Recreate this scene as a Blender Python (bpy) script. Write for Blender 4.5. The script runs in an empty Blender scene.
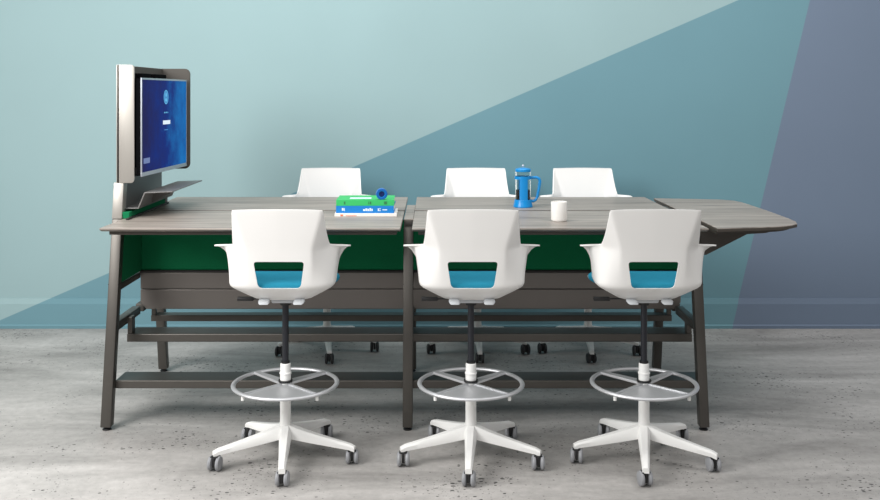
import bpy, bmesh, math, random
from mathutils import Vector, Matrix
random.seed(7)
PI = math.pi
C = bpy.context.scene.collection
SC = bpy.context.scene

# ------------------------------------------------------------------ camera
F = 960.0; CX = 433.0; CY = 94.0; H = 1.77
cam_d = bpy.data.cameras.new('camera'); cam = bpy.data.objects.new('camera', cam_d); C.objects.link(cam)
cam_d.sensor_width = 36.0; cam_d.lens = F / 880.0 * 36.0
cam_d.shift_x = (440 - CX) / 880.0; cam_d.shift_y = -(250 - CY) / 880.0
cam.location = (0, 0, H); cam.rotation_euler = (PI / 2, 0, 0)
cam_d.clip_end = 60
SC.camera = cam

# ------------------------------------------------------------------ light
w = bpy.data.worlds.new('studio'); SC.world = w; w.use_nodes = True
bg = w.node_tree.nodes['Background']
bg.inputs[0].default_value = (1.0, 0.985, 0.97, 1); bg.inputs[1].default_value = 0.36

def area(name, loc, target, size, power, color=(1, 1, 1), size_y=None):
    d = bpy.data.lights.new(name, 'AREA'); d.energy = power; d.color = color
    d.shape = 'RECTANGLE'; d.size = size; d.size_y = size_y or size
    o = bpy.data.objects.new(name, d); C.objects.link(o); o.location = loc
    o.rotation_euler = (Vector(target) - Vector(loc)).to_track_quat('-Z', 'Y').to_euler()
    return o
area('softbox_key', (-3.2, 2.7, 3.0), (-1.0, 5.8, 0.5), 2.0, 190, (1.0, 0.985, 0.965))
area('softbox_front', (-0.8, 0.6, 4.0), (0.0, 5.0, 0.7), 2.4, 60, (1.0, 0.99, 0.98))
area('softbox_top', (-0.6, 5.4, 4.6), (-0.6, 5.9, 0.0), 4.2, 95, (1.0, 0.99, 0.98), 1.8)
area('wall_wash_fill', (3.0, 4.2, 4.2), (2.6, 7.2, 0.7), 2.6, 62, (1.0, 0.99, 0.98), 1.2)  # unseen fill added to brighten the right of the back wall

SC.view_settings.view_transform = 'Standard'; SC.view_settings.look = 'None'
SC.view_settings.gamma = 1.0; SC.view_settings.use_curve_mapping = False
SC.view_settings.exposure = 0.0

# ------------------------------------------------------------------ materials
def lin(r, g, b):
    f = lambda c: (c / 255 / 12.92) if c / 255 <= 0.04045 else ((c / 255 + 0.055) / 1.055) ** 2.4
    return (f(r), f(g), f(b), 1)

def mat(name, col, rough=0.5, metal=0.0, spec=0.5, noise=0.0, nscale=40, bump=0.0, bscale=300, coat=0.0, emit=None, es=0):
    m = bpy.data.materials.new(name); m.use_nodes = True
    nt = m.node_tree; b = nt.nodes['Principled BSDF']
    b.inputs['Base Color'].default_value = col; b.inputs['Roughness'].default_value = rough
    b.inputs['Metallic'].default_value = metal; b.inputs['Specular IOR Level'].default_value = spec
    b.inputs['Coat Weight'].default_value = coat
    tc = nt.nodes.new('ShaderNodeTexCoord')
    if noise:
        n = nt.nodes.new('ShaderNodeTexNoise'); n.inputs['Scale'].default_value = nscale; n.inputs['Detail'].default_value = 6
        nt.links.new(tc.outputs['Object'], n.inputs['Vector'])
        mx = nt.nodes.new('ShaderNodeMix'); mx.data_type = 'RGBA'
        mx.inputs[6].default_value = tuple(max(0, c * (1 - noise)) for c in col[:3]) + (1,)
        mx.inputs[7].default_value = tuple(min(1, c * (1 + noise)) for c in col[:3]) + (1,)
        nt.links.new(n.outputs['Fac'], mx.inputs[0]); nt.links.new(mx.outputs[2], b.inputs['Base Color'])
    if bump:
        n2 = nt.nodes.new('ShaderNodeTexNoise'); n2.inputs['Scale'].default_value = bscale; n2.inputs['Detail'].default_value = 4
        nt.links.new(tc.outputs['Object'], n2.inputs['Vector'])
        bp = nt.nodes.new('ShaderNodeBump'); bp.inputs['Strength'].default_value = bump; bp.inputs['Distance'].default_value = 0.002
        nt.links.new(n2.outputs['Fac'], bp.inputs['Height']); nt.links.new(bp.outputs['Normal'], b.inputs['Normal'])
    if emit:
        b.inputs['Emission Color'].default_value = emit; b.inputs['Emission Strength'].default_value = es
    return m

def paint_wall():
    m = bpy.data.materials.new('painted_wall'); m.use_nodes = True
    nt = m.node_tree; N = nt.nodes; L = nt.links; b = N['Principled BSDF']
    b.inputs['Roughness'].default_value = 0.75; b.inputs['Specular IOR Level'].default_value = 0.25
    geo = N.new('ShaderNodeNewGeometry'); sep = N.new('ShaderNodeSeparateXYZ'); L.new(geo.outputs['Position'], sep.inputs[0])
    def side(p0, p1):
        # signed test of z against the line p0-p1 on the wall plane: a*x + b*z + c > 0
        k = 7.26 / F
        x0, z0 = (p0[0] - CX) * k, H - (p0[1] - CY) * k
        x1, z1 = (p1[0] - CX) * k, H - (p1[1] - CY) * k
        A = z0 - z1; B = x1 - x0; c = -(A * x0 + B * z0)
        s = math.hypot(A, B); A /= s; B /= s; c /= s
        a = N.new('ShaderNodeMath'); a.operation = 'MULTIPLY_ADD'; a.inputs[1].default_value = A; a.inputs[2].default_value = c
        L.new(sep.outputs['X'], a.inputs[0])
        d = N.new('ShaderNodeMath'); d.operation = 'MULTIPLY_ADD'; d.inputs[1].default_value = B
        L.new(sep.outputs['Z'], d.inputs[0]); L.new(a.outputs[0], d.inputs[2])
        g = N.new('ShaderNodeMath'); g.operation = 'MULTIPLY_ADD'; g.inputs[1].default_value = 400; g.inputs[2].default_value = 0.5; g.use_clamp = True
        L.new(d.outputs[0], g.inputs[0])
        return g.outputs[0]
    s1 = side((0, 320.2), (738.5, 0))      # above-left of the long diagonal
    s2 = side((731.5, 328), (810, 0))      # left of the steep line
    def mix(f, a, c):
        x = N.new('ShaderNodeMix'); x.data_type = 'RGBA'; L.new(f, x.inputs[0])
        for i, v in ((6, a), (7, c)):
            if isinstance(v, tuple): x.inputs[i].default_value = v
            else: L.new(v, x.inputs[i])
        return x.outputs[2]
    cols = mix(s1, TEAL, PALE)
    cols = mix(s2, SLATE, cols)
    n = N.new('ShaderNodeTexNoise'); n.inputs['Scale'].default_value = 1.3; n.inputs['Detail'].default_value = 5
    L.new(geo.outputs['Position'], n.inputs['Vector'])
    r = N.new('ShaderNodeMapRange'); r.inputs[3].default_value = 0.95; r.inputs[4].default_value = 1.05; L.new(n.outputs['Fac'], r.inputs[0])
    v = N.new('ShaderNodeVectorMath'); v.operation = 'SCALE'; L.new(cols, v.inputs[0]); L.new(r.outputs[0], v.inputs['Scale'])
    L.new(v.outputs[0], b.inputs['Base Color'])
    n2 = N.new('ShaderNodeTexNoise'); n2.inputs['Scale'].default_value = 120; L.new(geo.outputs['Position'], n2.inputs['Vector'])
    bp = N.new('ShaderNodeBump'); bp.inputs['Strength'].default_value = 0.15; bp.inputs['Distance'].default_value = 0.002
    L.new(n2.outputs['Fac'], bp.inputs['Height']); L.new(bp.outputs['Normal'], b.inputs['Normal'])
    return m
PALE = lin(149, 176, 179); TEAL = lin(108, 147, 158); SLATE = lin(112, 127, 147)

def concrete():
    m = bpy.data.materials.new('concrete_floor'); m.use_nodes = True
    nt = m.node_tree; N = nt.nodes; L = nt.links; b = N['Principled BSDF']
    b.inputs['Roughness'].default_value = 0.55; b.inputs['Specular IOR Level'].default_value = 0.35
    tc = N.new('ShaderNodeTexCoord')
    def noise(scale, detail, rough, vec=None, dist=0):
        n = N.new('ShaderNodeTexNoise'); n.inputs['Scale'].default_value = scale; n.inputs['Detail'].default_value = detail
        n.inputs['Roughness'].default_value = rough; n.inputs['Distortion'].default_value = dist
        L.new(vec or tc.outputs['Object'], n.inputs['Vector']); return n.outputs['Fac']
    mp = N.new('ShaderNodeMapping'); mp.inputs['Scale'].default_value = (0.5, 1.6, 1); L.new(tc.outputs['Object'], mp.inputs[0])
    big = noise(1.4, 8, 0.62, mp.outputs[0], 0.6)
    fine = noise(22, 8, 0.7)
    cr = N.new('ShaderNodeValToRGB'); e = cr.color_ramp.elements
    e[0].position = 0.3; e[0].color = lin(132, 130, 127); e[1].position = 0.70; e[1].color = lin(196, 193, 190)
    L.new(big, cr.inputs[0])
    cr2 = N.new('ShaderNodeValToRGB'); e = cr2.color_ramp.elements
    e[0].position = 0.3; e[0].color = (0.8, 0.8, 0.8, 1); e[1].position = 0.7; e[1].color = (1.12, 1.12, 1.12, 1)
    L.new(fine, cr2.inputs[0])
    mu = N.new('ShaderNodeMix'); mu.data_type = 'RGBA'; mu.blend_type = 'MULTIPLY'; mu.inputs[0].default_value = 0.8
    L.new(cr.outputs[0], mu.inputs[6]); L.new(cr2.outputs[0], mu.inputs[7])
    # small dark pits, gathered in drifts
    pm = N.new('ShaderNodeMapping'); pm.inputs['Scale'].default_value = (1.0, 1.5, 1); L.new(tc.outputs['Object'], pm.inputs[0])
    pdist = N.new('ShaderNodeTexNoise'); pdist.inputs['Scale'].default_value = 30; L.new(pm.outputs[0], pdist.inputs['Vector'])
    va = N.new('ShaderNodeVectorMath'); va.operation = 'MULTIPLY_ADD'; va.inputs[1].default_value = (0.02, 0.02, 0.02)
    L.new(pdist.outputs['Color'], va.inputs[0]); L.new(pm.outputs[0], va.inputs[2])
    vo = N.new('ShaderNodeTexVoronoi'); vo.inputs['Scale'].default_value = 30; L.new(va.outputs[0], vo.inputs['Vector'])
    clus = noise(1.8, 4, 0.6)
    sub = N.new('ShaderNodeMapRange'); sub.inputs[1].default_value = 0.40; sub.inputs[2].default_value = 0.66
    sub.inputs[3].default_value = 0.12; sub.inputs[4].default_value = 0.40; L.new(clus, sub.inputs[0])
    # per cell random size
    rnd = N.new('ShaderNodeSeparateColor'); L.new(vo.outputs['Color'], rnd.inputs[0])
    mm = N.new('ShaderNodeMath'); mm.operation = 'MULTIPLY'; L.new(sub.outputs[0], mm.inputs[0]); L.new(rnd.outputs[0], mm.inputs[1])
    lt = N.new('ShaderNodeMath'); lt.operation = 'SUBTRACT'; L.new(mm.outputs[0], lt.inputs[0]); L.new(vo.outputs['Distance'], lt.inputs[1])
    pf = N.new('ShaderNodeMath'); pf.operation = 'MULTIPLY'; pf.inputs[1].default_value = 16; pf.use_clamp = True; L.new(lt.outputs[0], pf.inputs[0])
    mx = N.new('ShaderNodeMix'); mx.data_type = 'RGBA'; 
    vo2 = N.new('ShaderNodeTexVoronoi'); vo2.inputs['Scale'].default_value = 62; L.new(va.outputs[0], vo2.inputs['Vector'])
    rn2 = N.new('ShaderNodeSeparateColor'); L.new(vo2.outputs['Color'], rn2.inputs[0])
    m2 = N.new('ShaderNodeMath'); m2.operation = 'MULTIPLY'; L.new(sub.outputs[0], m2.inputs[0]); L.new(rn2.outputs[1], m2.inputs[1])
    l2 = N.new('ShaderNodeMath'); l2.operation = 'SUBTRACT'; L.new(m2.outputs[0], l2.inputs[0]); L.new(vo2.outputs['Distance'], l2.inputs[1])
    p2 = N.new('ShaderNodeMath'); p2.operation = 'MULTIPLY'; p2.inputs[1].default_value = 8; p2.use_clamp = True; L.new(l2.outputs[0], p2.inputs[0])
    pm2 = N.new('ShaderNodeMath'); pm2.operation = 'MAXIMUM'; L.new(pf.outputs[0], pm2.inputs[0]); L.new(p2.outputs[0], pm2.inputs[1])
    L.new(pm2.outputs[0], mx.inputs[0]); L.new(mu.outputs[2], mx.inputs[6])
    mx.inputs[7].default_value = lin(62, 61, 60)
    L.new(mx.outputs[2], b.inputs['Base Color'])
    bp = N.new('ShaderNodeBump'); bp.inputs['Strength'].default_value = 0.25; bp.inputs['Distance'].default_value = 0.004
    L.new(fine, bp.inputs['Height']); L.new(bp.outputs['Normal'], b.inputs['Normal'])
    return m

def wood():
    m = bpy.data.materials.new('grey_wood_laminate'); m.use_nodes = True
    nt = m.node_tree; N = nt.nodes; L = nt.links; b = N['Principled BSDF']
    b.inputs['Roughness'].default_value = 0.42; b.inputs['Specular IOR Level'].default_value = 0.4
    tc = N.new('ShaderNodeTexCoord'); mp = N.new('ShaderNodeMapping'); mp.inputs['Scale'].default_value = (1.2, 26, 26)
    L.new(tc.outputs['Object'], mp.inputs[0])
    n = N.new('ShaderNodeTexNoise'); n.inputs['Scale'].default_value = 1.6; n.inputs['Detail'].default_value = 8; n.inputs['Roughness'].default_value = 0.65
    n.inputs['Distortion'].default_value = 0.4
    L.new(mp.outputs[0], n.inputs['Vector'])
    cr = N.new('ShaderNodeValToRGB'); e = cr.color_ramp.elements
    e[0].position = 0.3; e[0].color = WOOD0; e[1].position = 0.7; e[1].color = WOOD1
    L.new(n.outputs['Fac'], cr.inputs[0]); L.new(cr.outputs[0], b.inputs['Base Color'])
    return m
WOOD0 = lin(100, 93, 87); WOOD1 = lin(176, 167, 159)

M = {}
M['wall'] = paint_wall(); M['floor'] = concrete(); M['wood'] = wood()
M['frame'] = mat('bronze_grey_metal', lin(92, 89, 85), 0.42, 0.7, 0.5, noise=0.06, nscale=30)
M['spine'] = mat('grey_metal_panel', lin(120, 115, 111), 0.42, 0.6, 0.4, noise=0.05, nscale=6)
M['edge'] = mat('dark_table_edge', lin(70, 64, 58), 0.5)
M['dark'] = mat('dark_seam', lin(28, 26, 24), 0.6)
M['shroud'] = mat('champagne_metal', lin(162, 158, 152), 0.42, 0.45, 0.5)
M['shroud_shade'] = mat('shaded_shroud_metal', lin(82, 79, 75), 0.7, 0.0, 0.2)  # shroud metal with the shade inside it put into a darker grey
M['tray'] = mat('satin_grey_metal', lin(116, 115, 114), 0.45, 0.4, 0.4)
M['green'] = mat('green_felt', lin(24, 114, 74), 0.95, spec=0.1, noise=0.25, nscale=300, bump=0.4)
M['white'] = mat('white_plastic', lin(237, 236, 234), 0.42, spec=0.4)
M['whitemetal'] = mat('white_painted_metal', lin(240, 240, 238), 0.35, spec=0.5)
M['mech'] = mat('pale_grey_plastic', lin(196, 200, 204), 0.45)
M['blue_fabric'] = mat('blue_seat_fabric', lin(32, 122, 148), 0.9, spec=0.15, noise=0.12, nscale=260, bump=0.5)
M['black'] = mat('black_plastic', lin(26, 26, 28), 0.45)
M['lift'] = mat('black_steel', lin(40, 42, 48), 0.3, 0.3)
M['chrome'] = mat('brushed_aluminium', lin(205, 207, 210), 0.45, 0.6)
M['wheel'] = mat('grey_wheel', lin(150, 152, 156), 0.45)
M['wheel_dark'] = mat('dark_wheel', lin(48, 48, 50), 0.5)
M['tv_black'] = mat('black_monitor_case', lin(6, 6, 8), 0.8, spec=0.05)
M['silver'] = mat('silver_bezel', lin(176, 180, 188), 0.3, 0.7)
M['book_green'] = mat('green_book_cloth', lin(50, 184, 100), 0.5)
M['book_blue'] = mat('blue_book_cloth', lin(0, 122, 200), 0.45)
M['book_white'] = mat('white_book_cover', lin(236, 232, 228), 0.5)
M['paper'] = mat('book_pages', lin(232, 230, 222), 0.8, noise=0.06, nscale=200)
M['ink_white'] = mat('white_print', lin(225, 238, 250), 0.6)
M['ink_orange'] = mat('orange_print', lin(232, 110, 60), 0.6)
M['ink_dkgreen'] = mat('dark_green_print', lin(38, 120, 72), 0.6)
M['cyan_blue'] = mat('bright_blue_plastic', lin(4, 134, 205), 0.3, spec=0.5)
M['deep_blue'] = mat('deep_blue_plastic', lin(4, 96, 176), 0.35)
M['navy'] = mat('navy_plastic', lin(8, 44, 116), 0.4)
M['mug'] = mat('white_ceramic', lin(240, 238, 234), 0.25, spec=0.5, coat=0.3)
M['coffee'] = mat('black_coffee', lin(16, 12, 11), 0.2)
g = bpy.data.materials.new('clear_glass'); g.use_nodes = True
gb = g.node_tree.nodes['Principled BSDF']; gb.inputs['Base Color'].default_value = (0.93, 0.97, 0.97, 1)
gb.inputs['Roughness'].default_value = 0.02; gb.inputs['Transmission Weight'].default_value = 1.0; gb.inputs['IOR'].default_value = 1.2
M['glass'] = g

def screen_mat():
    m = bpy.data.materials.new('lit_blue_screen'); m.use_nodes = True
    nt = m.node_tree; N = nt.nodes; L = nt.links; b = N['Principled BSDF']
    b.inputs['Base Color'].default_value = (0.005, 0.008, 0.02, 1); b.inputs['Roughness'].default_value = 0.5
    tc = N.new('ShaderNodeTexCoord'); sep = N.new('ShaderNodeSeparateXYZ'); L.new(tc.outputs['Object'], sep.inputs[0])
    mr = N.new('ShaderNodeMapRange'); mr.inputs[1].default_value = 0.0; mr.inputs[2].default_value = 0.8; L.new(sep.outputs['Y'], mr.inputs[0])
    n = N.new('ShaderNodeTexNoise'); n.inputs['Scale'].default_value = 7; n.inputs['Detail'].default_value = 8; n.inputs['Roughness'].default_value = 0.7
    L.new(tc.outputs['Object'], n.inputs['Vector'])
    a = N.new('ShaderNodeMath'); a.operation = 'MULTIPLY_ADD'; a.inputs[1].default_value = 1.1; a.inputs[2].default_value = -0.55; L.new(n.outputs['Fac'], a.inputs[0])
    s = N.new('ShaderNodeMath'); s.operation = 'ADD'; L.new(mr.outputs[0], s.inputs[0]); L.new(a.outputs[0], s.inputs[1])
    cr = N.new('ShaderNodeValToRGB'); e = cr.color_ramp.elements
    e[0].position = 0.0; e[0].color = lin(30, 26, 84); e[1].position = 1.0; e[1].color = lin(22, 120, 196)
    k = cr.color_ramp.elements.new(0.5); k.color = lin(12, 42, 128)
    L.new(s.outputs[0], cr.inputs[0])
    L.new(cr.outputs[0], b.inputs['Emission Color']); b.inputs['Emission Strength'].default_value = 0.8; b.inputs['Specular IOR Level'].default_value = 0.03
    return m
M['screen'] = screen_mat()
M['glow_cyan'] = mat('cyan_screen_glyph', (0, 0, 0, 1), 0.4, emit=lin(96, 190, 232), es=0.9)
M['glow_mid'] = mat('blue_screen_glyph', (0, 0, 0, 1), 0.4, emit=lin(44, 130, 200), es=0.9)
M['glow_white'] = mat('white_screen_glyph', (0, 0, 0, 1), 0.4, emit=lin(225, 240, 252), es=0.95)
M['glow_grey'] = mat('grey_screen_patch', (0, 0, 0, 1), 0.4, emit=lin(104, 120, 170), es=0.9)

# ------------------------------------------------------------------ mesh helpers
def B(): return bmesh.new()

def box(bm, x0, x1, y0, y1, z0, z1, bev=0.0, seg=2):
    t = bmesh.new(); bmesh.ops.create_cube(t, size=1)
    for v in t.verts:
        v.co = Vector(((x0 + x1) / 2 + v.co.x * (x1 - x0), (y0 + y1) / 2 + v.co.y * (y1 - y0), (z0 + z1) / 2 + v.co.z * (z1 - z0)))
    if bev: bmesh.ops.bevel(t, geom=t.edges[:], offset=bev, segments=seg, profile=0.5, affect='EDGES')
    merge(bm, t)

def merge(bm, t, mtx=None):
    if mtx is not None: bmesh.ops.transform(t, matrix=mtx, verts=t.verts[:])
    me = bpy.data.meshes.new('tmp'); t.to_mesh(me); t.free(); bm.from_mesh(me); bpy.data.meshes.remove(me)

def beam(bm, a, b, wx, wy, bev=0.004, axis='z'):
    """straight bar from a to b; cross-section wx (x) by wy, ends cut flat to the axis given"""
    a, b = Vector(a), Vector(b); t = bmesh.new(); vs = []
    for p in (a, b):
        for sx, sy in ((-1, -1), (1, -1), (1, 1), (-1, 1)):
            if axis == 'z': o = Vector((sx * wx / 2, sy * wy / 2, 0))
            else: o = Vector((sx * wx / 2, 0, sy * wy / 2))
            vs.append(t.verts.new(p + o))
    t.faces.new(vs[0:4]); t.faces.new(vs[4:8])
    for i in range(4):
        j = (i + 1) % 4; t.faces.new((vs[i], vs[j], vs[4 + j], vs[4 + i]))
    bmesh.ops.recalc_face_normals(t, faces=t.faces[:])
    if bev: bmesh.ops.bevel(t, geom=t.edges[:], offset=bev, segments=2, profile=0.5, affect='EDGES')
    merge(bm, t)

def prism(bm, pts, a, b, axis='z', bev=0.0):
    """extrude a closed outline; axis is the extrusion direction"""
    t = bmesh.new()
    def P(u, v, w):
        return {'z': (u, v, w), 'y': (u, w, v), 'x': (w, u, v)}[axis]
    v0 = [t.verts.new(P(u, v, a)) for u, v in pts]; v1 = [t.verts.new(P(u, v, b)) for u, v in pts]
    t.faces.new(v0); t.faces.new(v1); n = len(pts)
    for i in range(n): t.faces.new((v0[i], v0[(i + 1) % n], v1[(i + 1) % n], v1[i]))
    bmesh.ops.recalc_face_normals(t, faces=t.faces[:])
    if bev: bmesh.ops.bevel(t, geom=t.edges[:], offset=bev, segments=2, profile=0.5, affect='EDGES')
    merge(bm, t)

def lathe(bm, prof, n=40, cx=0, cy=0, close=False):
    t = bmesh.new(); rings = []
    for r, z in prof:
        if r < 1e-6: rings.append([t.verts.new((cx, cy, z))])
        else: rings.append([t.verts.new((cx + r * math.cos(2 * PI * i / n), cy + r * math.sin(2 * PI * i / n), z)) for i in range(n)])
    pairs = list(zip(rings, rings[1:]))
    if close: pairs.append((rings[-1], rings[0]))
    for A, D in pairs:
        for i in range(n):
            j = (i + 1) % n
            if len(A) == 1 and len(D) == 1: continue
            if len(A) == 1: t.faces.new((A[0], D[i], D[j]))
            elif len(D) == 1: t.faces.new((A[i], A[j], D[0]))
            else: t.faces.new((A[i], A[j], D[j], D[i]))
    bmesh.ops.recalc_face_normals(t, faces=t.faces[:])
    merge(bm, t)

def tube(bm, pts, r, n=12, closed=False, flat=1.0, side=None):
    pts = [Vector(p) for p in pts]; t = bmesh.new(); rings = []; m = len(pts)
    up = Vector((0, 0, 1))
    for i, p in enumerate(pts):
        if closed: d = pts[(i + 1) % m] - pts[i - 1]
        else: d = pts[min(i + 1, m - 1)] - pts[max(i - 1, 0)]
        d.normalize(); s = d.cross(up)
        if s.length < 1e-3: s = Vector((1, 0, 0)) if abs(d.z) > .9 else Vector((0, 1, 0))
        if side: s = Vector(side)
        s.normalize(); q = s.cross(d)
        rr = r[i] if isinstance(r, (list, tuple)) else r
        rings.append([t.verts.new(p + s * rr * math.cos(2 * PI * k / n) + q * rr * flat * math.sin(2 * PI * k / n)) for k in range(n)])
    rng = range(m) if closed else range(m - 1)
    for i in rng:
        A, D = rings[i], rings[(i + 1) % m]
        for k in range(n): t.faces.new((A[k], A[(k + 1) % n], D[(k + 1) % n], D[k]))
    if not closed: t.faces.new(rings[0]); t.faces.new(rings[-1])
    bmesh.ops.recalc_face_normals(t, faces=t.faces[:])
    merge(bm, t)

def finish(me, smooth):
    for p in me.polygons: p.use_smooth = smooth
    if smooth: me.set_sharp_from_angle(angle=math.radians(38))

def obj(name, bm, m, parent=None, smooth=True, loc=None, label=None):
    me = bpy.data.meshes.new(name); bm.to_mesh(me); bm.free()
    me.materials.append(M[m]); finish(me, smooth)
    o = bpy.data.objects.new(name, me); C.objects.link(o)
    if parent: o.parent = parent
    if loc: o.location = loc
    if label: o['label'] = label
    return o

def thing(name, label, cat, loc=(0, 0, 0), rz=0, group=None):
    o = bpy.data.objects.new(name, None); o.empty_display_size = 0.1; C.objects.link(o)
    o.location = loc; o.rotation_euler = (0, 0, rz); o['label'] = label; o['category'] = cat
    if group: o['group'] = group
    return o

def tag(o, label, cat, group=None):
    o['label'] = label; o['category'] = cat
    if group: o['group'] = group
    return o

def struct(name, bm, m):
    o = obj(name, bm, m, smooth=False); o['kind'] = 'structure'; return o

def lerp(a, b, t): return a + (b - a) * t
def sstep(a, b, x):
    t = max(0.0, min(1.0, (x - a) / (b - a))); return t * t * (3 - 2 * t)

# ------------------------------------------------------------------ room shell
b_ = B(); box(b_, -7, 7, -1.5, 7.4, -0.1, 0); struct('floor', b_, 'floor')
b_ = B(); box(b_, -7, 7, 7.26, 7.4, 0, 4.2); struct('wall_back', b_, 'wall')
b_ = B()
prism(b_, [(7.262, 0.0), (7.238, 0.0), (7.236, 0.022), (7.246, 0.030), (7.246, 0.185), (7.250, 0.2), (7.256, 0.226), (7.262, 0.227)], -7, 7, 'x')
struct('baseboard_back', b_, 'wall')

# ------------------------------------------------------------------ table
Y0, YM, Y1 = 4.86, 5.60, 6.34; ZT = 1.09
T = thing('standing_table', 'long bar-height grey wood table on bronze metal trestle legs, six stools around it', 'table', (0, 0, 0))
XL = (-1.7475, -1.6925); XM = (-0.16, -0.107); XR = (1.402, 1.453)

def top_slab(x0, x1, y0, y1, front, name='tabletop', c=0.0):
    b = B()
    # laminate slab with a bevelled underside on the outer long edge
    z0 = ZT - 0.020
    if front: pr = [(y0, ZT), (y0, ZT - 0.008), (y0 + 0.03, z0), (y1, z0), (y1, ZT)]
    else: pr = [(y0, ZT), (y0, z0), (y1 - 0.03, z0), (y1, ZT - 0.008), (y1, ZT)]
    prism(b, pr, x0, x1, 'x', 0.0015)
    o = obj(name, b, 'wood', T, smooth=False)
    b = B(); ye = y1 if front else y0
    box(b, x0, x1, ye - 0.0015, ye + 0.0015, z0 - .001, ZT - 0.0012); obj('edge_band', b, 'dark', o, smooth=False)
    ya, yb = (y0 + 0.06, y1 - 0.01) if front else (y0 + 0.01, y1 - 0.06)
    b = B(); box(b, x0 + 0.03, x1 - 0.02, ya, yb, z0 - 0.022, z0 - 0.0005, 0.003)
    obj('underside_frame', b, 'edge', o, smooth=False)
    return o
top_slab(-1.69, -0.166, Y0, YM - 0.014, True)
top_slab(-1.69, -0.166, YM + 0.014, Y1, False)
top_slab(-0.106, 1.396, Y0, YM - 0.014, True)
top_slab(-0.106, 1.396, YM + 0.014, Y1, False)
# end leaf
b = B()
out = [(1.442, 4.86), (1.70, 4.91), (1.80, 4.94), (1.86, 4.98), (1.91, 5.035), (1.935, 5.12), (1.945, 5.25), (1.950, 5.6), (1.945, 5.93), (1.94, 6.05), (1.915, 6.13), (1.85, 6.19), (1.70, 6.22), (1.442, 6.27)]
prism(b, out, ZT - 0.005, ZT, 'z', 0.001)
leaf = obj('end_leaf', b, 'wood', T, smooth=False)
b = B(); prism(b, out, ZT - 0.018, ZT - 0.0051, 'z'); obj('edge_band', b, 'edge', leaf, smooth=False)
b = B(); prism(b, [(1.444 + (x - 1.442) * 0.93, 5.58 + (y - 5.58) * 0.94) for x, y in out], ZT - 0.034, ZT - 0.0185, 'z'); obj('underside_frame', b, 'edge', leaf, smooth=False)
for yy in (5.19, 5.97):
    b = B(); prism(b, [(1.445, 1.0555), (1.885, 1.0555), (1.875, 1.04), (1.80, 1.018), (1.70, 1.012), (1.478, 0.90), (1.445, 0.90)], yy, yy + 0.03, 'y', 0.002)
    obj('leaf_bracket', b, 'edge', T, smooth=False)

# trestle legs
def leg(xs, front, ztop=1.045):
    xc = (xs[0] + xs[1]) / 2; wx = xs[1] - xs[0]
    s = -1 if front else 1
    yf = YM + s * 0.535; sl = 0.18 / 1.05
    yt = yf - s * sl * ztop
    b = B(); beam(b, (xc, yf, 0.018), (xc, yt, ztop), wx, 0.058, 0.005)
    o = obj('leg', b, 'frame', T)
    b = B(); lathe(b, [(0, 0), (0.022, 0), (0.024, 0.004), (0.018, 0.010), (0.010, 0.012), (0.010, 0.019), (0, 0.019)], 20, xc, yf)
    obj('foot_pad', b, 'black', o)
    zc = 0.745; yc = yf - s * sl * zc
    b = B(); beam(b, (xc, yc, zc - .002), (xc, yc - s * sl * .004, zc + .002), wx + .0012, 0.0595, 0)
    obj('leg_seam', b, 'dark', o)
    return o
leg(XL, True, 1.089); leg(XL, False); leg(XM, True); leg(XM, False); leg(XR, True); leg(XR, False)
for xs in (XL, XM, XR):
    xc = (xs[0] + xs[1]) / 2; wx = xs[1] - xs[0]
    b = B(); box(b, xs[0] + .001, xs[1] - .001, YM - 0.335, YM + 0.335, 1.034, 1.078, 0.003)
    obj('cross_bar', b, 'frame', T)
    if xs is XM:
        b = B(); box(b, xs[0] + .001, xs[1] - .001, YM - 0.335, YM + 0.335, 1.0785, 1.084, 0.001); obj('gap_strip', b, 'wood', T, smooth=False)
    for z0, z1 in ((0.705, 0.738), (0.495, 0.54)):
        for s in (-1, 1):
            zc = (z0 + z1) / 2
            ye = YM + s * (0.535 - 0.18 / 1.05 * zc - 0.03)
            b = B(); beam(b, (xc, ye, zc), (xc, YM + s * 0.03, zc), wx - 0.008, z1 - z0, 0.003, 'x')
            obj('side_brace', b, 'frame', T)
# spine
b = B(); prism(b, [(-1.698, 0.56), (-1.665, 0.522), (1.405, 0.522), (1.438, 0.56), (1.438, 0.636), (-1.698, 0.636)], YM - 0.03, YM + 0.03, 'y', 0.004)
obj('lower_spine_panel', b, 'spine', T, smooth=False)
b = B(); box(b, -1.698, 1.438, YM - 0.03, YM + 0.03, 0.639, 0.734, 0.004); obj('upper_spine_panel', b, 'spine', T, smooth=False)
b = B(); box(b, -1.70, 1.44, YM - 0.034, YM + 0.034, 0.734, 0.747, 0.002); obj('spine_trim', b, 'dark', T, smooth=False)
b = B(); box(b, -1.70, 1.44, YM - 0.018, YM + 0.018, 0.747, 1.034, 0.004); obj('privacy_screen', b, 'green', T, smooth=False, label='dark green felt screen hanging under the table top')
for s in (-1, 1):
    b = B()
    pts = [(YM + s * 0.02, 0.745), (YM + s * 0.385, 0.745), (YM + s * 0.335, 1.034), (YM + s * 0.02, 1.034)]
    prism(b, pts, -1.712, -1.694, 'x', 0.002)
    obj('side_screen', b, 'green', T, smooth=False)
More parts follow.
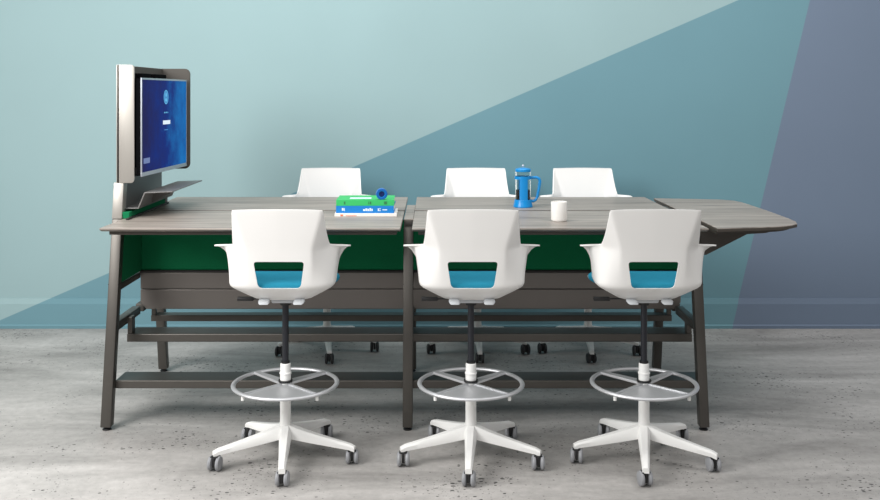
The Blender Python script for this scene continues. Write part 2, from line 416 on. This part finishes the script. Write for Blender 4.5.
# footrests and rails
b = B(); box(b, -1.70, 1.44, 5.33, 5.49, 0.393, 0.4375, 0.004); sh = obj('cable_shelf', b, 'frame', T, smooth=False)
b = B(); box(b, -1.70, 1.44, 5.785, 5.865, 0.400, 0.4375, 0.003); rs = obj('rear_rail', b, 'frame', T, smooth=False)
for x in (-1.698, -0.15, 1.412):
    b = B(); box(b, x, x + 0.026, 5.335, 5.39, 0.4375, 0.53, 0.002); obj('hanger', b, 'frame', sh, smooth=False)
    b = B(); box(b, x, x + 0.026, 5.79, 5.815, 0.4375, 0.53, 0.002); obj('hanger', b, 'frame', rs, smooth=False)
b = B(); box(b, -1.695, 1.45, 5.12, 5.285, 0.199, 0.242, 0.004); obj('foot_rail', b, 'frame', T, smooth=False)

# media tower at the left end
MT = thing('media_tower', 'pale metal media tower with rounded shroud and laptop tray at the left table end', 'media tower', (0, 0, 0))
sl = 0.18 / 1.05
b = B(); beam(b, (-1.72, YM - 0.535 + sl * 1.0905, 1.0905), (-1.72, YM - 0.535 + sl * 1.285, 1.285), 0.055, 0.066, 0.004); obj('front_post', b, 'shroud', MT)
b = B()
# back plate of the shroud + near and far returns with rounded outer corners
xb = -1.728; zb, zt = 1.283, 1.93; ya, yb = 5.25, 6.08
box(b, xb - 0.004, xb + 0.012, ya, yb, zb, zt, 0.002)
def rounded(u0, u1, v0, v1, r, corners):
    pts = []
    for cx_, cy_, a0, k in ((u1, v0, -90, 0), (u1, v1, 0, 1), (u0, v1, 90, 2), (u0, v0, 180, 3)):
        sx = -1 if k in (0, 1) else 1; sy = 1 if k in (0, 3) else -1
        if k in corners:
            for i in range(9):
                a = math.radians(a0 + i * 90 / 8); pts.append((cx_ + sx * r + r * math.cos(a), cy_ + sy * r + r * math.sin(a)))
        else: pts.append((cx_, cy_))
    return pts
prism(b, rounded(xb, -1.634, zb, zt, 0.02, (0, 1)), ya, ya + 0.010, 'y', 0.001)
obj('media_shroud', b, 'shroud', MT)
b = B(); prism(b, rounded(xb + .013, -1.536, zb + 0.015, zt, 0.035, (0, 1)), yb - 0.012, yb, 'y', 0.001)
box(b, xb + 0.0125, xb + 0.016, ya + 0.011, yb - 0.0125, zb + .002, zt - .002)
obj('shroud_shaded_inside', b, 'shroud_shade', MT)  # far return and sheet over the back plate, shade painted in by colour
b = B(); box(b, -1.714, -1.700, 5.29, 6.02, 1.0905, 1.30, 0.002); obj('tower_panel', b, 'tray', MT, smooth=False)
# rear post behind the tower panel
b = B(); box(b, -1.72, -1.655, 5.93, 5.99, 1.0905, 1.15, 0.003); obj('tower_post', b, 'edge', MT, smooth=False)
b = B(); box(b, -1.699, -1.655, 5.23, 5.93, 1.0905, 1.126, 0.003); obj('tower_base', b, 'green', MT, smooth=False)
b = B(); box(b, -1.655, -1.640, 5.17, 5.97, 1.0905, 1.100, 0.002); obj('base_trim', b, 'dark', MT, smooth=False)
# laptop tray: floor, slanted riser, raised shelf
b = B()
tk = 0.006
prism(b, [(-1.70, 1.145), (-1.622, 1.145), (-1.586, 1.230), (-1.43, 1.236), (-1.43, 1.236 - tk), (-1.580, 1.224), (-1.616, 1.145 - tk), (-1.70, 1.145 - tk)], 5.27, 5.95, 'y', 0.0015)
obj('laptop_tray', b, 'tray', MT, smooth=False)
b = B(); prism(b, [(-1.616, 1.146), (-1.45, 1.229), (-1.580, 1.224)], 5.50, 5.508, 'y'); obj('tray_gusset', b, 'tray', MT, smooth=False)

# ------------------------------------------------------------------ monitor
mon = thing('monitor', 'flat black monitor with a lit blue screen, hung inside the metal shroud', 'monitor', (-1.594, 5.25, 1.317), -math.atan2(0.042, 0.80))
W_, HH = 0.801, 0.542
b = B(); box(b, -0.085, -0.005, 0.018, W_ * .96, 0.05, HH - 0.03, 0.004); box(b, -0.030, -0.004, 0, W_, 0.004, HH - 0.004, 0.003); obj('case', b, 'tv_black', mon, smooth=False)
b = B()
box(b, -0.006, 0.002, 0, W_, 0, 0.022, 0.001); box(b, -0.006, 0.002, 0, W_, HH - 0.010, HH, 0.001)
box(b, -0.006, 0.002, 0, 0.006, 0.022, HH - 0.010, 0.001); box(b, -0.006, 0.002, W_ - 0.012, W_, 0.022, HH - 0.010, 0.001)
obj('bezel', b, 'silver', mon, smooth=False)
b = B(); box(b, -0.004, 0.000, 0.006, W_ - 0.012, 0.022, HH - 0.010); scr = obj('screen', b, 'screen', mon, smooth=False, label='lit blue login screen')
def disc(bm, y, z, ry, rz, x=0.0006, hole=0.0, n=32):
    vo = [bm.verts.new((x, y + ry * math.cos(2 * PI * i / n), z + rz * math.sin(2 * PI * i / n))) for i in range(n)]
    if hole:
        vi = [bm.verts.new((x, y + ry * hole * math.cos(2 * PI * i / n), z + rz * hole * math.sin(2 * PI * i / n))) for i in range(n)]
        for i in range(n): bm.faces.new((vo[i], vo[(i + 1) % n], vi[(i + 1) % n], vi[i]))
    else: bm.faces.new(vo)
def rect(bm, y0, y1, z0, z1, x=0.0008):
    bm.faces.new([bm.verts.new(p) for p in ((x, y0, z0), (x, y1, z0), (x, y1, z1), (x, y0, z1))])
cy = 0.405
b = B(); disc(b, cy, 0.435, 0.042, 0.042); obj('login_badge', b, 'glow_mid', scr, smooth=False)
b = B(); disc(b, cy, 0.435, 0.042, 0.042, 0.0009, 0.9); disc(b, cy, 0.448, 0.012, 0.012, 0.0009); disc(b, cy, 0.418, 0.018, 0.010, 0.0009); obj('badge_outline', b, 'glow_cyan', scr, smooth=False)
b = B()
for k, (w0, h0) in enumerate(((0.010, 0.012), (0.008, 0.010), (0.010, 0.013), (0.007, 0.010), (0.009, 0.012))):
    rect(b, cy - 0.034 + k * 0.015, cy - 0.034 + k * 0.015 + w0, 0.340, 0.340 + h0 * 0.7)
obj('screen_caption', b, 'glow_cyan', scr, smooth=False)
b = B(); rect(b, cy - 0.055, cy + 0.075, 0.275, 0.298); obj('password_field', b, 'glow_white', scr, smooth=False)
b = B(); rect(b, cy - 0.03, cy + 0.035, 0.240, 0.245); obj('screen_hint', b, 'glow_mid', scr, smooth=False)
b = B(); rect(b, 0.03, 0.13, 0.068, 0.098); obj('screen_notice', b, 'glow_grey', scr, smooth=False)
b = B()
for y, wd in ((0.17, .15), (0.40, .19)): box(b, -0.110, -0.0855, y, y + wd, HH * 0.35, HH + 0.028, 0.003); box(b, -0.0855, -0.060, y, y + wd, HH - .0295, HH + 0.028, 0.003)
obj('wall_bracket', b, 'tv_black', mon, smooth=False)

# ------------------------------------------------------------------ stool
def shell_mesh():
    # outline keys, half of the shell: 0 back centre, 1 fold of the back, 2 foot of the wing, 3 side, 4 end of arm, 5 front corner, 6 front centre
    KS = [(0, -.185), (.150, -.183), (.232, -.145), (.248, -.06), (.236, .09), (.222, .205), (0, .225)]
    KA = [(0, -.214), (.155, -.210), (.226, -.130), (.268, -.085), (.258, .06), (.224, .205), (0, .225)]
    def key(K, u):
        i = min(5, int(u)); t = u - i
        P = lambda k: Vector((-K[-k][0], K[-k][1])) if k < 0 else (Vector((-K[12 - k][0], K[12 - k][1])) if k > 6 else Vector(K[k]))
        a, b_, c, d = P(i - 1), P(i), P(i + 1), P(i + 2)
        cr_ = 0.5 * ((2 * b_) + (c - a) * t + (2 * a - 5 * b_ + 4 * c - d) * t * t + (3 * b_ - a - 3 * c + d) * t ** 3)
        ln = b_.lerp(c, t)
        return cr_, ln
    us = []
    for a, n_ in ((0, 14), (1, 16), (2, 14), (3, 10), (4, 10), (5, 10)):
        us += [a + k / n_ for k in range(n_)]
    us = us + [6.0]
    full = us + [-u for u in reversed(us[1:-1])]
    N = len(full); bm = bmesh.new()
    pan = [(0.12, .787), (0.3, .788), (0.44, .790), (0.55, .798), (0.70, .820), (0.84, .841), (0.95, .858), (0.985, .866), (1.0, .876)]
    WR = 24; LR = 6; cols = []
    for uu in full:
        u = abs(uu); sg = -1 if uu < 0 else 1; col = []
        fr = sstep(3.6, 5.0, u)
        if u <= 1: rim = 1.236 - 0.004 * u * u
        elif u <= 2: rim = 1.062 + 0.170 * (1 - (u - 1)) ** 1.4
        else: rim = lerp(1.062, 1.044, (u - 2) / 1.7) if u <= 3.4 else lerp(1.047, 1.044, (u - 3.4) / .3)
        if u > 3.15: rim = lerp(1.048, 0.850, sstep(3.15, 3.9, u))
        L = 0.060 * sstep(2.0, 2.6, u) * (1 - sstep(2.95, 3.55, u))
        ps, ls = key(KS, u); pa, la = key(KA, u)
        if u < 2.15: pa = pa.lerp(la, 0.8)
        zb = .876 - 0.030 * fr
        for s_, z in pan:
            col.append(Vector((ps.x * s_, ps.y * s_, z - 0.030 * fr * max(0, (s_ - .6) / .4))))
        if u <= 1: top = Vector((.207 * u, -.252 + .004 * u))
        elif u <= 2: top = Vector((.207, -.248)).lerp(Vector((.226, -.130)), u - 1)
        else: top = None
        for k in range(1, WR + 1):
            t = k / WR; z = lerp(zb, rim - 0.008 * (L > 0.001), t)
            zA = 1.05
            if z <= zA or top is None:
                q = max(0.0, min(1.0, (z - .88) / (zA - .88)))
                p = ps.lerp(pa, q)
                if top is None: p = p + Vector((L * 0.15 * t ** 8, 0))
            else:
                q = (z - zA) / max(1e-4, rim - zA) if rim > zA + 1e-3 else 1
                p = pa.lerp(top, q)
            col.append(Vector((p.x, p.y, z)))
        base = col[-1].copy()
        for k in range(1, LR + 1):
            w_ = k / LR
            if L > 0.001: col.append(Vector((base.x + L * 0.85 * w_, base.y, base.z + 0.008 * math.sin(w_ * PI / 2) - 0.003 * w_)))
            else: col.append(Vector((base.x, base.y, base.z + 0.0008 * k)))
        cols.append([bm.verts.new((sg * p.x, p.y, p.z)) for p in col])
    cen = bm.verts.new((0, 0, .787)); R = len(cols[0])
    for i in range(N):
        A, D = cols[i], cols[(i + 1) % N]
        bm.faces.new((cen, A[0], D[0]))
        for j in range(R - 1): bm.faces.new((A[j], A[j + 1], D[j + 1], D[j]))
    bmesh.ops.recalc_face_normals(bm, faces=bm.faces[:])
    me = bpy.data.meshes.new('shell'); bm.to_mesh(me); bm.free()
    o = bpy.data.objects.new('tmp_shell', me); C.objects.link(o)
    sm = o.modifiers.new('s', 'SMOOTH'); sm.factor = 0.5; sm.iterations = 2
    so = o.modifiers.new('t', 'SOLIDIFY'); so.thickness = 0.007; so.offset = 0; so.use_even_offset = False
    # lumbar opening
    c = B(); pts = []
    zc0, zc1 = 0.863, 0.991
    q = [(-.099, zc0, 1), (.099, zc0, 1), (.118, zc1, .7), (-.118, zc1, .7)]
    for i in range(4):
        p = Vector(q[i][:2]); a = Vector(q[i - 1][:2]); n2 = Vector(q[(i + 1) % 4][:2]); r = 0.024 * q[i][2]
        pa = p + (a - p).normalized() * r; pb = p + (n2 - p).normalized() * r
        for k in range(7):
            t = k / 6; pts.append(((1 - t) ** 2 * pa + 2 * t * (1 - t) * p + t * t * pb)[:])
    prism(c, pts, -0.35, -0.12, 'y')
    cm = bpy.data.meshes.new('cut'); c.to_mesh(cm); c.free()
    co = bpy.data.objects.new('tmp_cut', cm); C.objects.link(co)
    bo = o.modifiers.new('b', 'BOOLEAN'); bo.object = co; bo.operation = 'DIFFERENCE'; bo.solver = 'EXACT'
    bpy.context.view_layer.update()
    dg = bpy.context.evaluated_depsgraph_get()
    res = bpy.data.meshes.new_from_object(o.evaluated_get(dg))
    bpy.data.objects.remove(o); bpy.data.objects.remove(co)
    res.name = 'shell'; res.materials.clear(); res.materials.append(M['white']); finish(res, True)
    return res

def make_stool():
    t = thing('drafting_stool', 'x', 'stool', group='white drafting stools around the table')
    me = shell_mesh(); o = bpy.data.objects.new('seat_shell', me); C.objects.link(o); o.parent = t
    # cushion
    b = B(); N = 72; rows = []
    prof = [(0.0, .0), (0.5, .0), (0.85, -.002), (0.95, -.007), (0.99, -.016), (1.0, -.027), (0.985, -.036), (0.9, -.040), (0.0, -.040)]
    for s, dz in prof:
        ring = []
        for i in range(N):
            a = 2 * PI * i / N; sx, cx_ = math.sin(a), math.cos(a)
            y = 0.036 + .208 * s * math.copysign(abs(cx_) ** .5, cx_); x = lerp(.222, .254, sstep(-.08, .10, y)) * s * math.copysign(abs(sx) ** .5, sx)
            f = max(0, y - 0.1)
            ring.append(b.verts.new((x, y, .886 + dz - f * f * 1.0)))
            if s == 0: break
        rows.append(ring)
    for A, D in zip(rows, rows[1:]):
        for i in range(N):
            j = (i + 1) % N
            if len(A) == 1: b.faces.new((A[0], D[i], D[j]))
            elif len(D) == 1: b.faces.new((A[i], A[j], D[0]))
            else: b.faces.new((A[i], A[j], D[j], D[i]))
    bmesh.ops.recalc_face_normals(b, faces=b.faces[:])
    obj('seat_cushion', b, 'blue_fabric', t, label='turquoise blue fabric seat cushion')
    # mechanism
    b = B()
    box(b, -0.06, 0.06, -0.06, 0.12, 0.766, 0.786, 0.008)
    for q in (-1, 1): beam(b, (q * 0.080, -0.145, 0.780), (q * 0.085, -0.10, 0.798), 0.056, 0.034, 0.010)
    obj('mechanism', b, 'mech', t)
    b = B(); lathe(b, [(0, .748), (.026, .748), (.028, .7655), (0, .7655)], 24); obj('tilt_housing', b, 'black', t)
    b = B(); tube(b, [(-0.05, 0.03, 0.772), (-0.15, 0.03, 0.770), (-0.165, 0.03, 0.768)], 0.004, 8)
    box(b, -0.240, -0.160, 0.02, 0.045, 0.760, 0.778, 0.004)
    obj('height_lever', b, 'black', t)
    # column
    b = B(); lathe(b, [(0, .445), (.0155, .445), (.0155, .75), (0, .75)], 24); obj('gas_lift', b, 'lift', t)
    b = B(); lathe(b, [(0, .384), (.026, .384), (.0265, .412), (.029, .414), (.029, .420), (.0255, .422), (.025, .462), (.022, .465), (0.0, .465)], 28); col = obj('ring_collar', b, 'whitemetal', t)
    b = B(); lathe(b, [(.017, .4655), (.021, .4655), (.021, .475), (.0157, .475)], 24, close=True); obj('collar_seal', b, 'black', col)
    b = B(); lathe(b, [(0, .374), (.033, .374), (.034, .378), (.034, .384), (0, .384)], 28); obj('lock_ring', b, 'black', col)
    b = B(); lathe(b, [(0, .10), (.034, .10), (.036, .13), (.030, .16), (.0265, .19), (.0262, .374), (0, .374)], 28); obj('column', b, 'whitemetal', t)
    # foot ring
    RR = 0.249; zr = 0.366
    b = B(); tube(b, [(RR * math.cos(2 * PI * i / 72), RR * math.sin(2 * PI * i / 72), zr) for i in range(72)], 0.0115, 12, True, 0.72)
    fr = obj('foot_ring', b, 'chrome', t)
    b = B()
    prism(b, [(-0.03, -0.02), (-0.160, -0.175), (-0.13, -0.207), (-0.06, -0.234), (0.06, -0.234), (0.13, -0.207), (0.160, -0.175), (0.03, -0.02)], 0.360, 0.366, 'z', 0.001)
    obj('front_plate', b, 'chrome', fr, smooth=False)
    for a in (45, 135):
        r_ = math.radians(a); m_ = Matrix.Rotation(r_, 4, 'Z')
        b = B(); t2 = B(); prism(t2, [(0.02, -0.026), (0.15, -0.020), (0.245, -0.015), (0.245, 0.015), (0.15, 0.020), (0.02, 0.026)], 0.362, 0.374, 'z', 0.002)
        merge(b, t2, m_); obj('spoke', b, 'chrome', fr, smooth=False)
    for a in (-45, -135):
        r_ = math.radians(a); m_ = Matrix.Rotation(r_, 4, 'Z')
        b = B(); t2 = B(); prism(t2, [(0.02, -0.008), (0.245, -0.006), (0.245, 0.006), (0.02, 0.008)], 0.359, 0.371, 'z', 0.001)
        merge(b, t2, m_); obj('spoke', b, 'chrome', fr, smooth=False)
        b = B(); lathe(b, [(0, .338), (.008, .338), (.008, .359), (0, .359)], 12, 0.245 * math.cos(r_), 0.245 * math.sin(r_)); obj('ring_stop', b, 'whitemetal', fr)
    # star base: each leg along +x in its own frame, turned to its place
    for k in range(5):
        b = B(); n = 14; secs = []
        for i in range(n + 1):
            u = i / n; x = lerp(0.012, 0.350, u)
            zt_ = lerp(0.174, 0.093, u ** 0.8); hh = lerp(0.064, 0.024, u ** 0.7); ww = lerp(0.030, 0.0155, u)
            if u > 0.93: zt_ -= 0.006 * ((u - .93) / .07) ** 2
            ring = [(-ww, zt_ - hh), (-ww * 1.0, zt_ - hh * .35), (-ww * .55, zt_), (ww * .55, zt_), (ww * 1.0, zt_ - hh * .35), (ww, zt_ - hh)]
            secs.append([b.verts.new((x, y_, z_)) for y_, z_ in ring])
        for A, D in zip(secs, secs[1:]):
            for i in range(6): b.faces.new((A[i], A[(i + 1) % 6], D[(i + 1) % 6], D[i]))
        b.faces.new(secs[0]); b.faces.new(secs[-1])
        bmesh.ops.recalc_face_normals(b, faces=b.faces[:])
        lathe(b, [(0, .066), (.013, .066), (.0145, .075), (0, .08)], 16, 0.336, 0)
        l = obj('base_leg', b, 'whitemetal', t)
        # twin-wheel caster with hood; its wheels roll along its own x
        b = B(); lathe(b, [(0, .045), (.006, .045), (.006, .084), (0, .084)], 12)
        box(b, -0.030, 0.012, -0.007, 0.007, 0.018, 0.064, 0.004)
        box(b, -0.024, 0.010, -0.020, 0.020, 0.060, 0.068, 0.003)
        cs = obj('caster', b, 'black', l, loc=(0.336, 0, 0))
        for s in (-1, 1):
            b = B(); t2 = B()
            lathe(t2, [(0, -.0105), (.022, -.0105), (.0315, -.007), (.034, 0), (.0315, .007), (.022, .0105), (0, .0105)], 28)
            merge(b, t2, Matrix.Translation((-0.010, s * 0.0195, 0.034)) @ Matrix.Rotation(PI / 2, 4, 'X'))
            obj('wheel', b, 'wheel', cs)
    return t

def kids(o): return [c for c in bpy.data.objects if c.parent == o]
def copy_tree(o, parent=None):
    ch = kids(o); c = o.copy(); C.objects.link(c)
    if parent: c.parent = parent
    for k in ch: copy_tree(k, c)
    return c
def turn_base(root, ang):
    i = 0
    for c in kids(root):
        if c.name.startswith('base_leg'):
            c.rotation_euler = (0, 0, ang + i * 2 * PI / 5)
            for k in kids(c):
                if k.name.startswith('caster'): k.rotation_euler = (0, 0, PI / 2 - ang - i * 2 * PI / 5 - root.rotation_euler.z + random.uniform(-.22, .22) + (PI if random.random() < .3 else 0))
            i += 1
proto = make_stool()
spec = [
    (-0.716, 4.66, 0, 6, 'white stool on the near side, leftmost, closest to the monitor'),
    (0.184, 4.66, 0, -4, 'white stool in the middle of the near side, just right of the centre table leg'),
    (1.024, 4.66, 0, -11, 'white stool on the near side, rightmost, beside the end leaf'),
    (-0.733, 6.64, PI, 9, 'white stool on the far side facing us behind the stack of books'),
    (0.308, 6.64, PI, 0, 'white stool on the far side facing us, just left of the blue coffee press'),
    (1.072, 6.64, PI, -5, 'white stool on the far side facing us, behind and right of the white mug'),
]
stools = [proto] + [copy_tree(proto) for _ in spec[1:]]
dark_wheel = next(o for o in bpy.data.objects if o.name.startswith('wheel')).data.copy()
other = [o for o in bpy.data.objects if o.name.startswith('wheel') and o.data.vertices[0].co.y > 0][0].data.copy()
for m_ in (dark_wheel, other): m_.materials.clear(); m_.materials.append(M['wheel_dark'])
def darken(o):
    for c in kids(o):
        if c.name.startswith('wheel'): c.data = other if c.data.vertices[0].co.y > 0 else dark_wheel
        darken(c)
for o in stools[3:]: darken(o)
for o, (x, y, rz, a, lab) in zip(stools, spec):
    o.location = (x, y, 0); o.rotation_euler = (0, 0, rz); o['label'] = lab
    turn_base(o, math.radians(-90 + a) - rz)

# ------------------------------------------------------------------ things on the table
def rot_box(b, w, d, z0, z1, rz=0, bev=0.001):
    t2 = B(); box(t2, -w / 2, w / 2, 0, d, z0, z1, bev); merge(b, t2, Matrix.Rotation(rz, 4, 'Z'))

def book(name, label, x, y, z, w, d, h, cover, rz, hard=0.003):
    t = thing(name, label, 'book', (x, y, z), rz, 'books stacked on the table')
    b = B()
    box(b, -w / 2, w / 2, 0.0, d, 0, hard, 0.0008); box(b, -w / 2, w / 2, 0.0, d, h - hard, h, 0.0008)
    box(b, -w / 2, w / 2, -0.001, hard, 0, h, 0.0012)
    obj('cover', b, cover, t, smooth=False)
    b = B(); box(b, -w / 2 + 0.004, w / 2 - 0.004, hard + .0004, d - 0.005, hard + .0003, h - hard - .0003); obj('pages', b, 'paper', t, smooth=False)
    return t
bx, by = -0.374, 5.33
t = book('book', 'thin white paperback with orange marks at the bottom of the book stack', bx, by, ZT, 0.345, 0.245, 0.017, 'book_white', 0.01, 0.002)
b = B(); box(b, -0.14, -0.125, -0.0018, -0.0012, 0.003, 0.011); box(b, -0.11, -0.05, -0.0018, -0.0012, 0.003, 0.006); obj('spine_print', b, 'ink_orange', t, smooth=False)
t = book('book', 'thick blue hardback with white print on its spine, between the white and green books', bx - 0.005, by + 0.012, ZT + 0.0172, 0.322, 0.24, 0.040, 'book_blue', -0.01)
b = B()
for x0, x1, z0, z1 in ((-0.128, -0.118, .014, .028), (-0.115, -0.112, .012, .028),
                       (-0.010, 0.001, .012, .022), (0.003, 0.012, .012, .026), (0.014, 0.024, .012, .024), (0.026, 0.034, .012, .028), (0.036, 0.044, .012, .024),
                       (0.072, 0.078, .012, .026), (0.080, 0.088, .012, .016), (0.080, 0.088, .022, .026), (0.098, 0.124, .016, .021)):
    box(b, x0, x1, -0.0018, -0.0012, z0, z1)
obj('spine_print', b, 'ink_white', t, smooth=False)
t = book('book', 'mint green hardback on top of the book stack', bx - 0.004, by + 0.016, ZT + 0.0574, 0.322, 0.24, 0.033, 'book_green', 0.015)
b = B()
for x0, x1 in ((0.018, 0.022), (0.026, 0.034), (-0.118, -0.110), (0.105, 0.122)): box(b, x0, x1, -0.0018, -0.0012, 0.008, 0.024)
obj('spine_print', b, 'ink_dkgreen', t, smooth=False)
b = B(); box(b, -0.09, 0.03, 0.06, 0.12, 0.0331, 0.0335); obj('cover_print', b, 'ink_white', t, smooth=False)

# blue roll standing on its edge on the green book
zr = ZT + 0.0574 + 0.033 + 0.0001; rr = 0.0315
t = thing('tape_roll', 'small round blue tape roll standing on edge on the green book', 'tape roll', (-0.287, by + 0.036, zr), 0.12)
mr = Matrix.Translation((0, 0, rr)) @ Matrix.Rotation(PI / 2, 4, 'X')
b = B(); t2 = B(); lathe(t2, [(.019, -.018), (rr - .002, -.018), (rr, -.016), (rr, .016), (rr - .002, .018), (.019, .018)], 48, close=True); merge(b, t2, mr); obj('tape', b, 'deep_blue', t)
b = B(); t2 = B(); lathe(t2, [(.0165, -.0165), (.019, -.0165), (.019, .0165), (.0165, .0165)], 40, close=True); merge(b, t2, mr); obj('core', b, 'cyan_blue', t)
b = B(); t2 = B(); lathe(t2, [(0, -.004), (.0165, -.004), (.0165, .004), (0, .004)], 40); merge(b, t2, mr)
beam(b, (-0.010, -0.006, rr + 0.006), (0.0, -0.006, rr - 0.008), 0.004, 0.006, 0); beam(b, (0.0, -0.006, rr - 0.008), (0.010, -0.006, rr + 0.006), 0.004, 0.006, 0)
obj('hub', b, 'navy', t)

# coffee press
px = (523.0 - CX) * 5.78 / F; py = 5.78
t = thing('coffee_press', 'bright blue coffee press with clear glass jug and black coffee, standing beside the white mug', 'coffee press', (px, py, ZT))
b = B(); lathe(b, [(0, 0), (.056, 0), (.058, .003), (.057, .012), (.053, .026), (.051, .044), (.049, .046), (.0475, .046), (.047, .012), (0, .012)], 44); obj('base_cup', b, 'cyan_blue', t)
b = B(); lathe(b, [(0, .0125), (.046, .0125), (.046, .208), (.047, .212), (.045, .212), (.0435, .206), (.0435, .0155), (0, .0155)], 44); obj('glass_jug', b, 'glass', t)
b = B(); lathe(b, [(0, .016), (.0430, .016), (.0430, .104), (0, .104)], 40); obj('coffee', b, 'coffee', t)
def arc_strip(b, a0, a1, z0, z1, r0, r1, n=10):
    pts = [(r1 * math.cos(a0 + (a1 - a0) * i / n), r1 * math.sin(a0 + (a1 - a0) * i / n)) for i in range(n + 1)]
    pts += [(r0 * math.cos(a1 - (a1 - a0) * i / n), r0 * math.sin(a1 - (a1 - a0) * i / n)) for i in range(n + 1)]
    prism(b, pts, z0, z1, 'z')
b = B()
for c_ in (-90, 90):
    arc_strip(b, math.radians(c_ - 30), math.radians(c_ + 30), 0.0465, 0.186, 0.0465, 0.0495)
lathe(b, [(.0465, .168), (.0505, .168), (.0505, .186), (.0465, .186)], 44, close=True)
obj('band', b, 'cyan_blue', t)
b = B(); tube(b, [(.048, 0, .176), (.080, 0, .178), (.096, 0, .172), (.102, 0, .155), (.096, 0, .11), (.086, 0, .062), (.076, 0, .042), (.062, 0, .034), (.050, 0, .036)], [.008, .0085, .009, .009, .009, .0085, .008, .008, .008], 12, flat=1.0, side=(0, 1, 0)); obj('handle', b, 'cyan_blue', t)
b = B(); lathe(b, [(0, .2125), (.044, .2125), (.047, .214), (.047, .226), (.043, .231), (.02, .236), (0, .238)], 44); obj('lid', b, 'cyan_blue', t)
b = B(); lathe(b, [(0, .238), (.002, .238), (.002, .243), (.006, .244), (.008, .249), (.006, .254), (0, .256)], 20); obj('plunger_knob', b, 'chrome', t)

# mug
mx_ = (559.0 - CX) * 5.14 / F
t = thing('mug', 'white ceramic mug standing on the front table top right of the coffee press', 'mug', (mx_, 5.14, ZT), 0)
b = B(); lathe(b, [(0, 0), (.036, 0), (.040, .003), (.0425, .012), (.0435, .101), (.0425, .104), (.0405, .102), (.040, .014), (.034, .007), (0, .006)], 48); obj('cup', b, 'mug', t)
b = B(); tube(b, [(-0.010, .040, .082), (-0.016, .060, .084), (-0.020, .072, .072), (-0.020, .074, .052), (-0.017, .064, .032), (-0.010, .041, .028)], .0055, 10, side=(1, 0, 0)); obj('handle', b, 'mug', t)
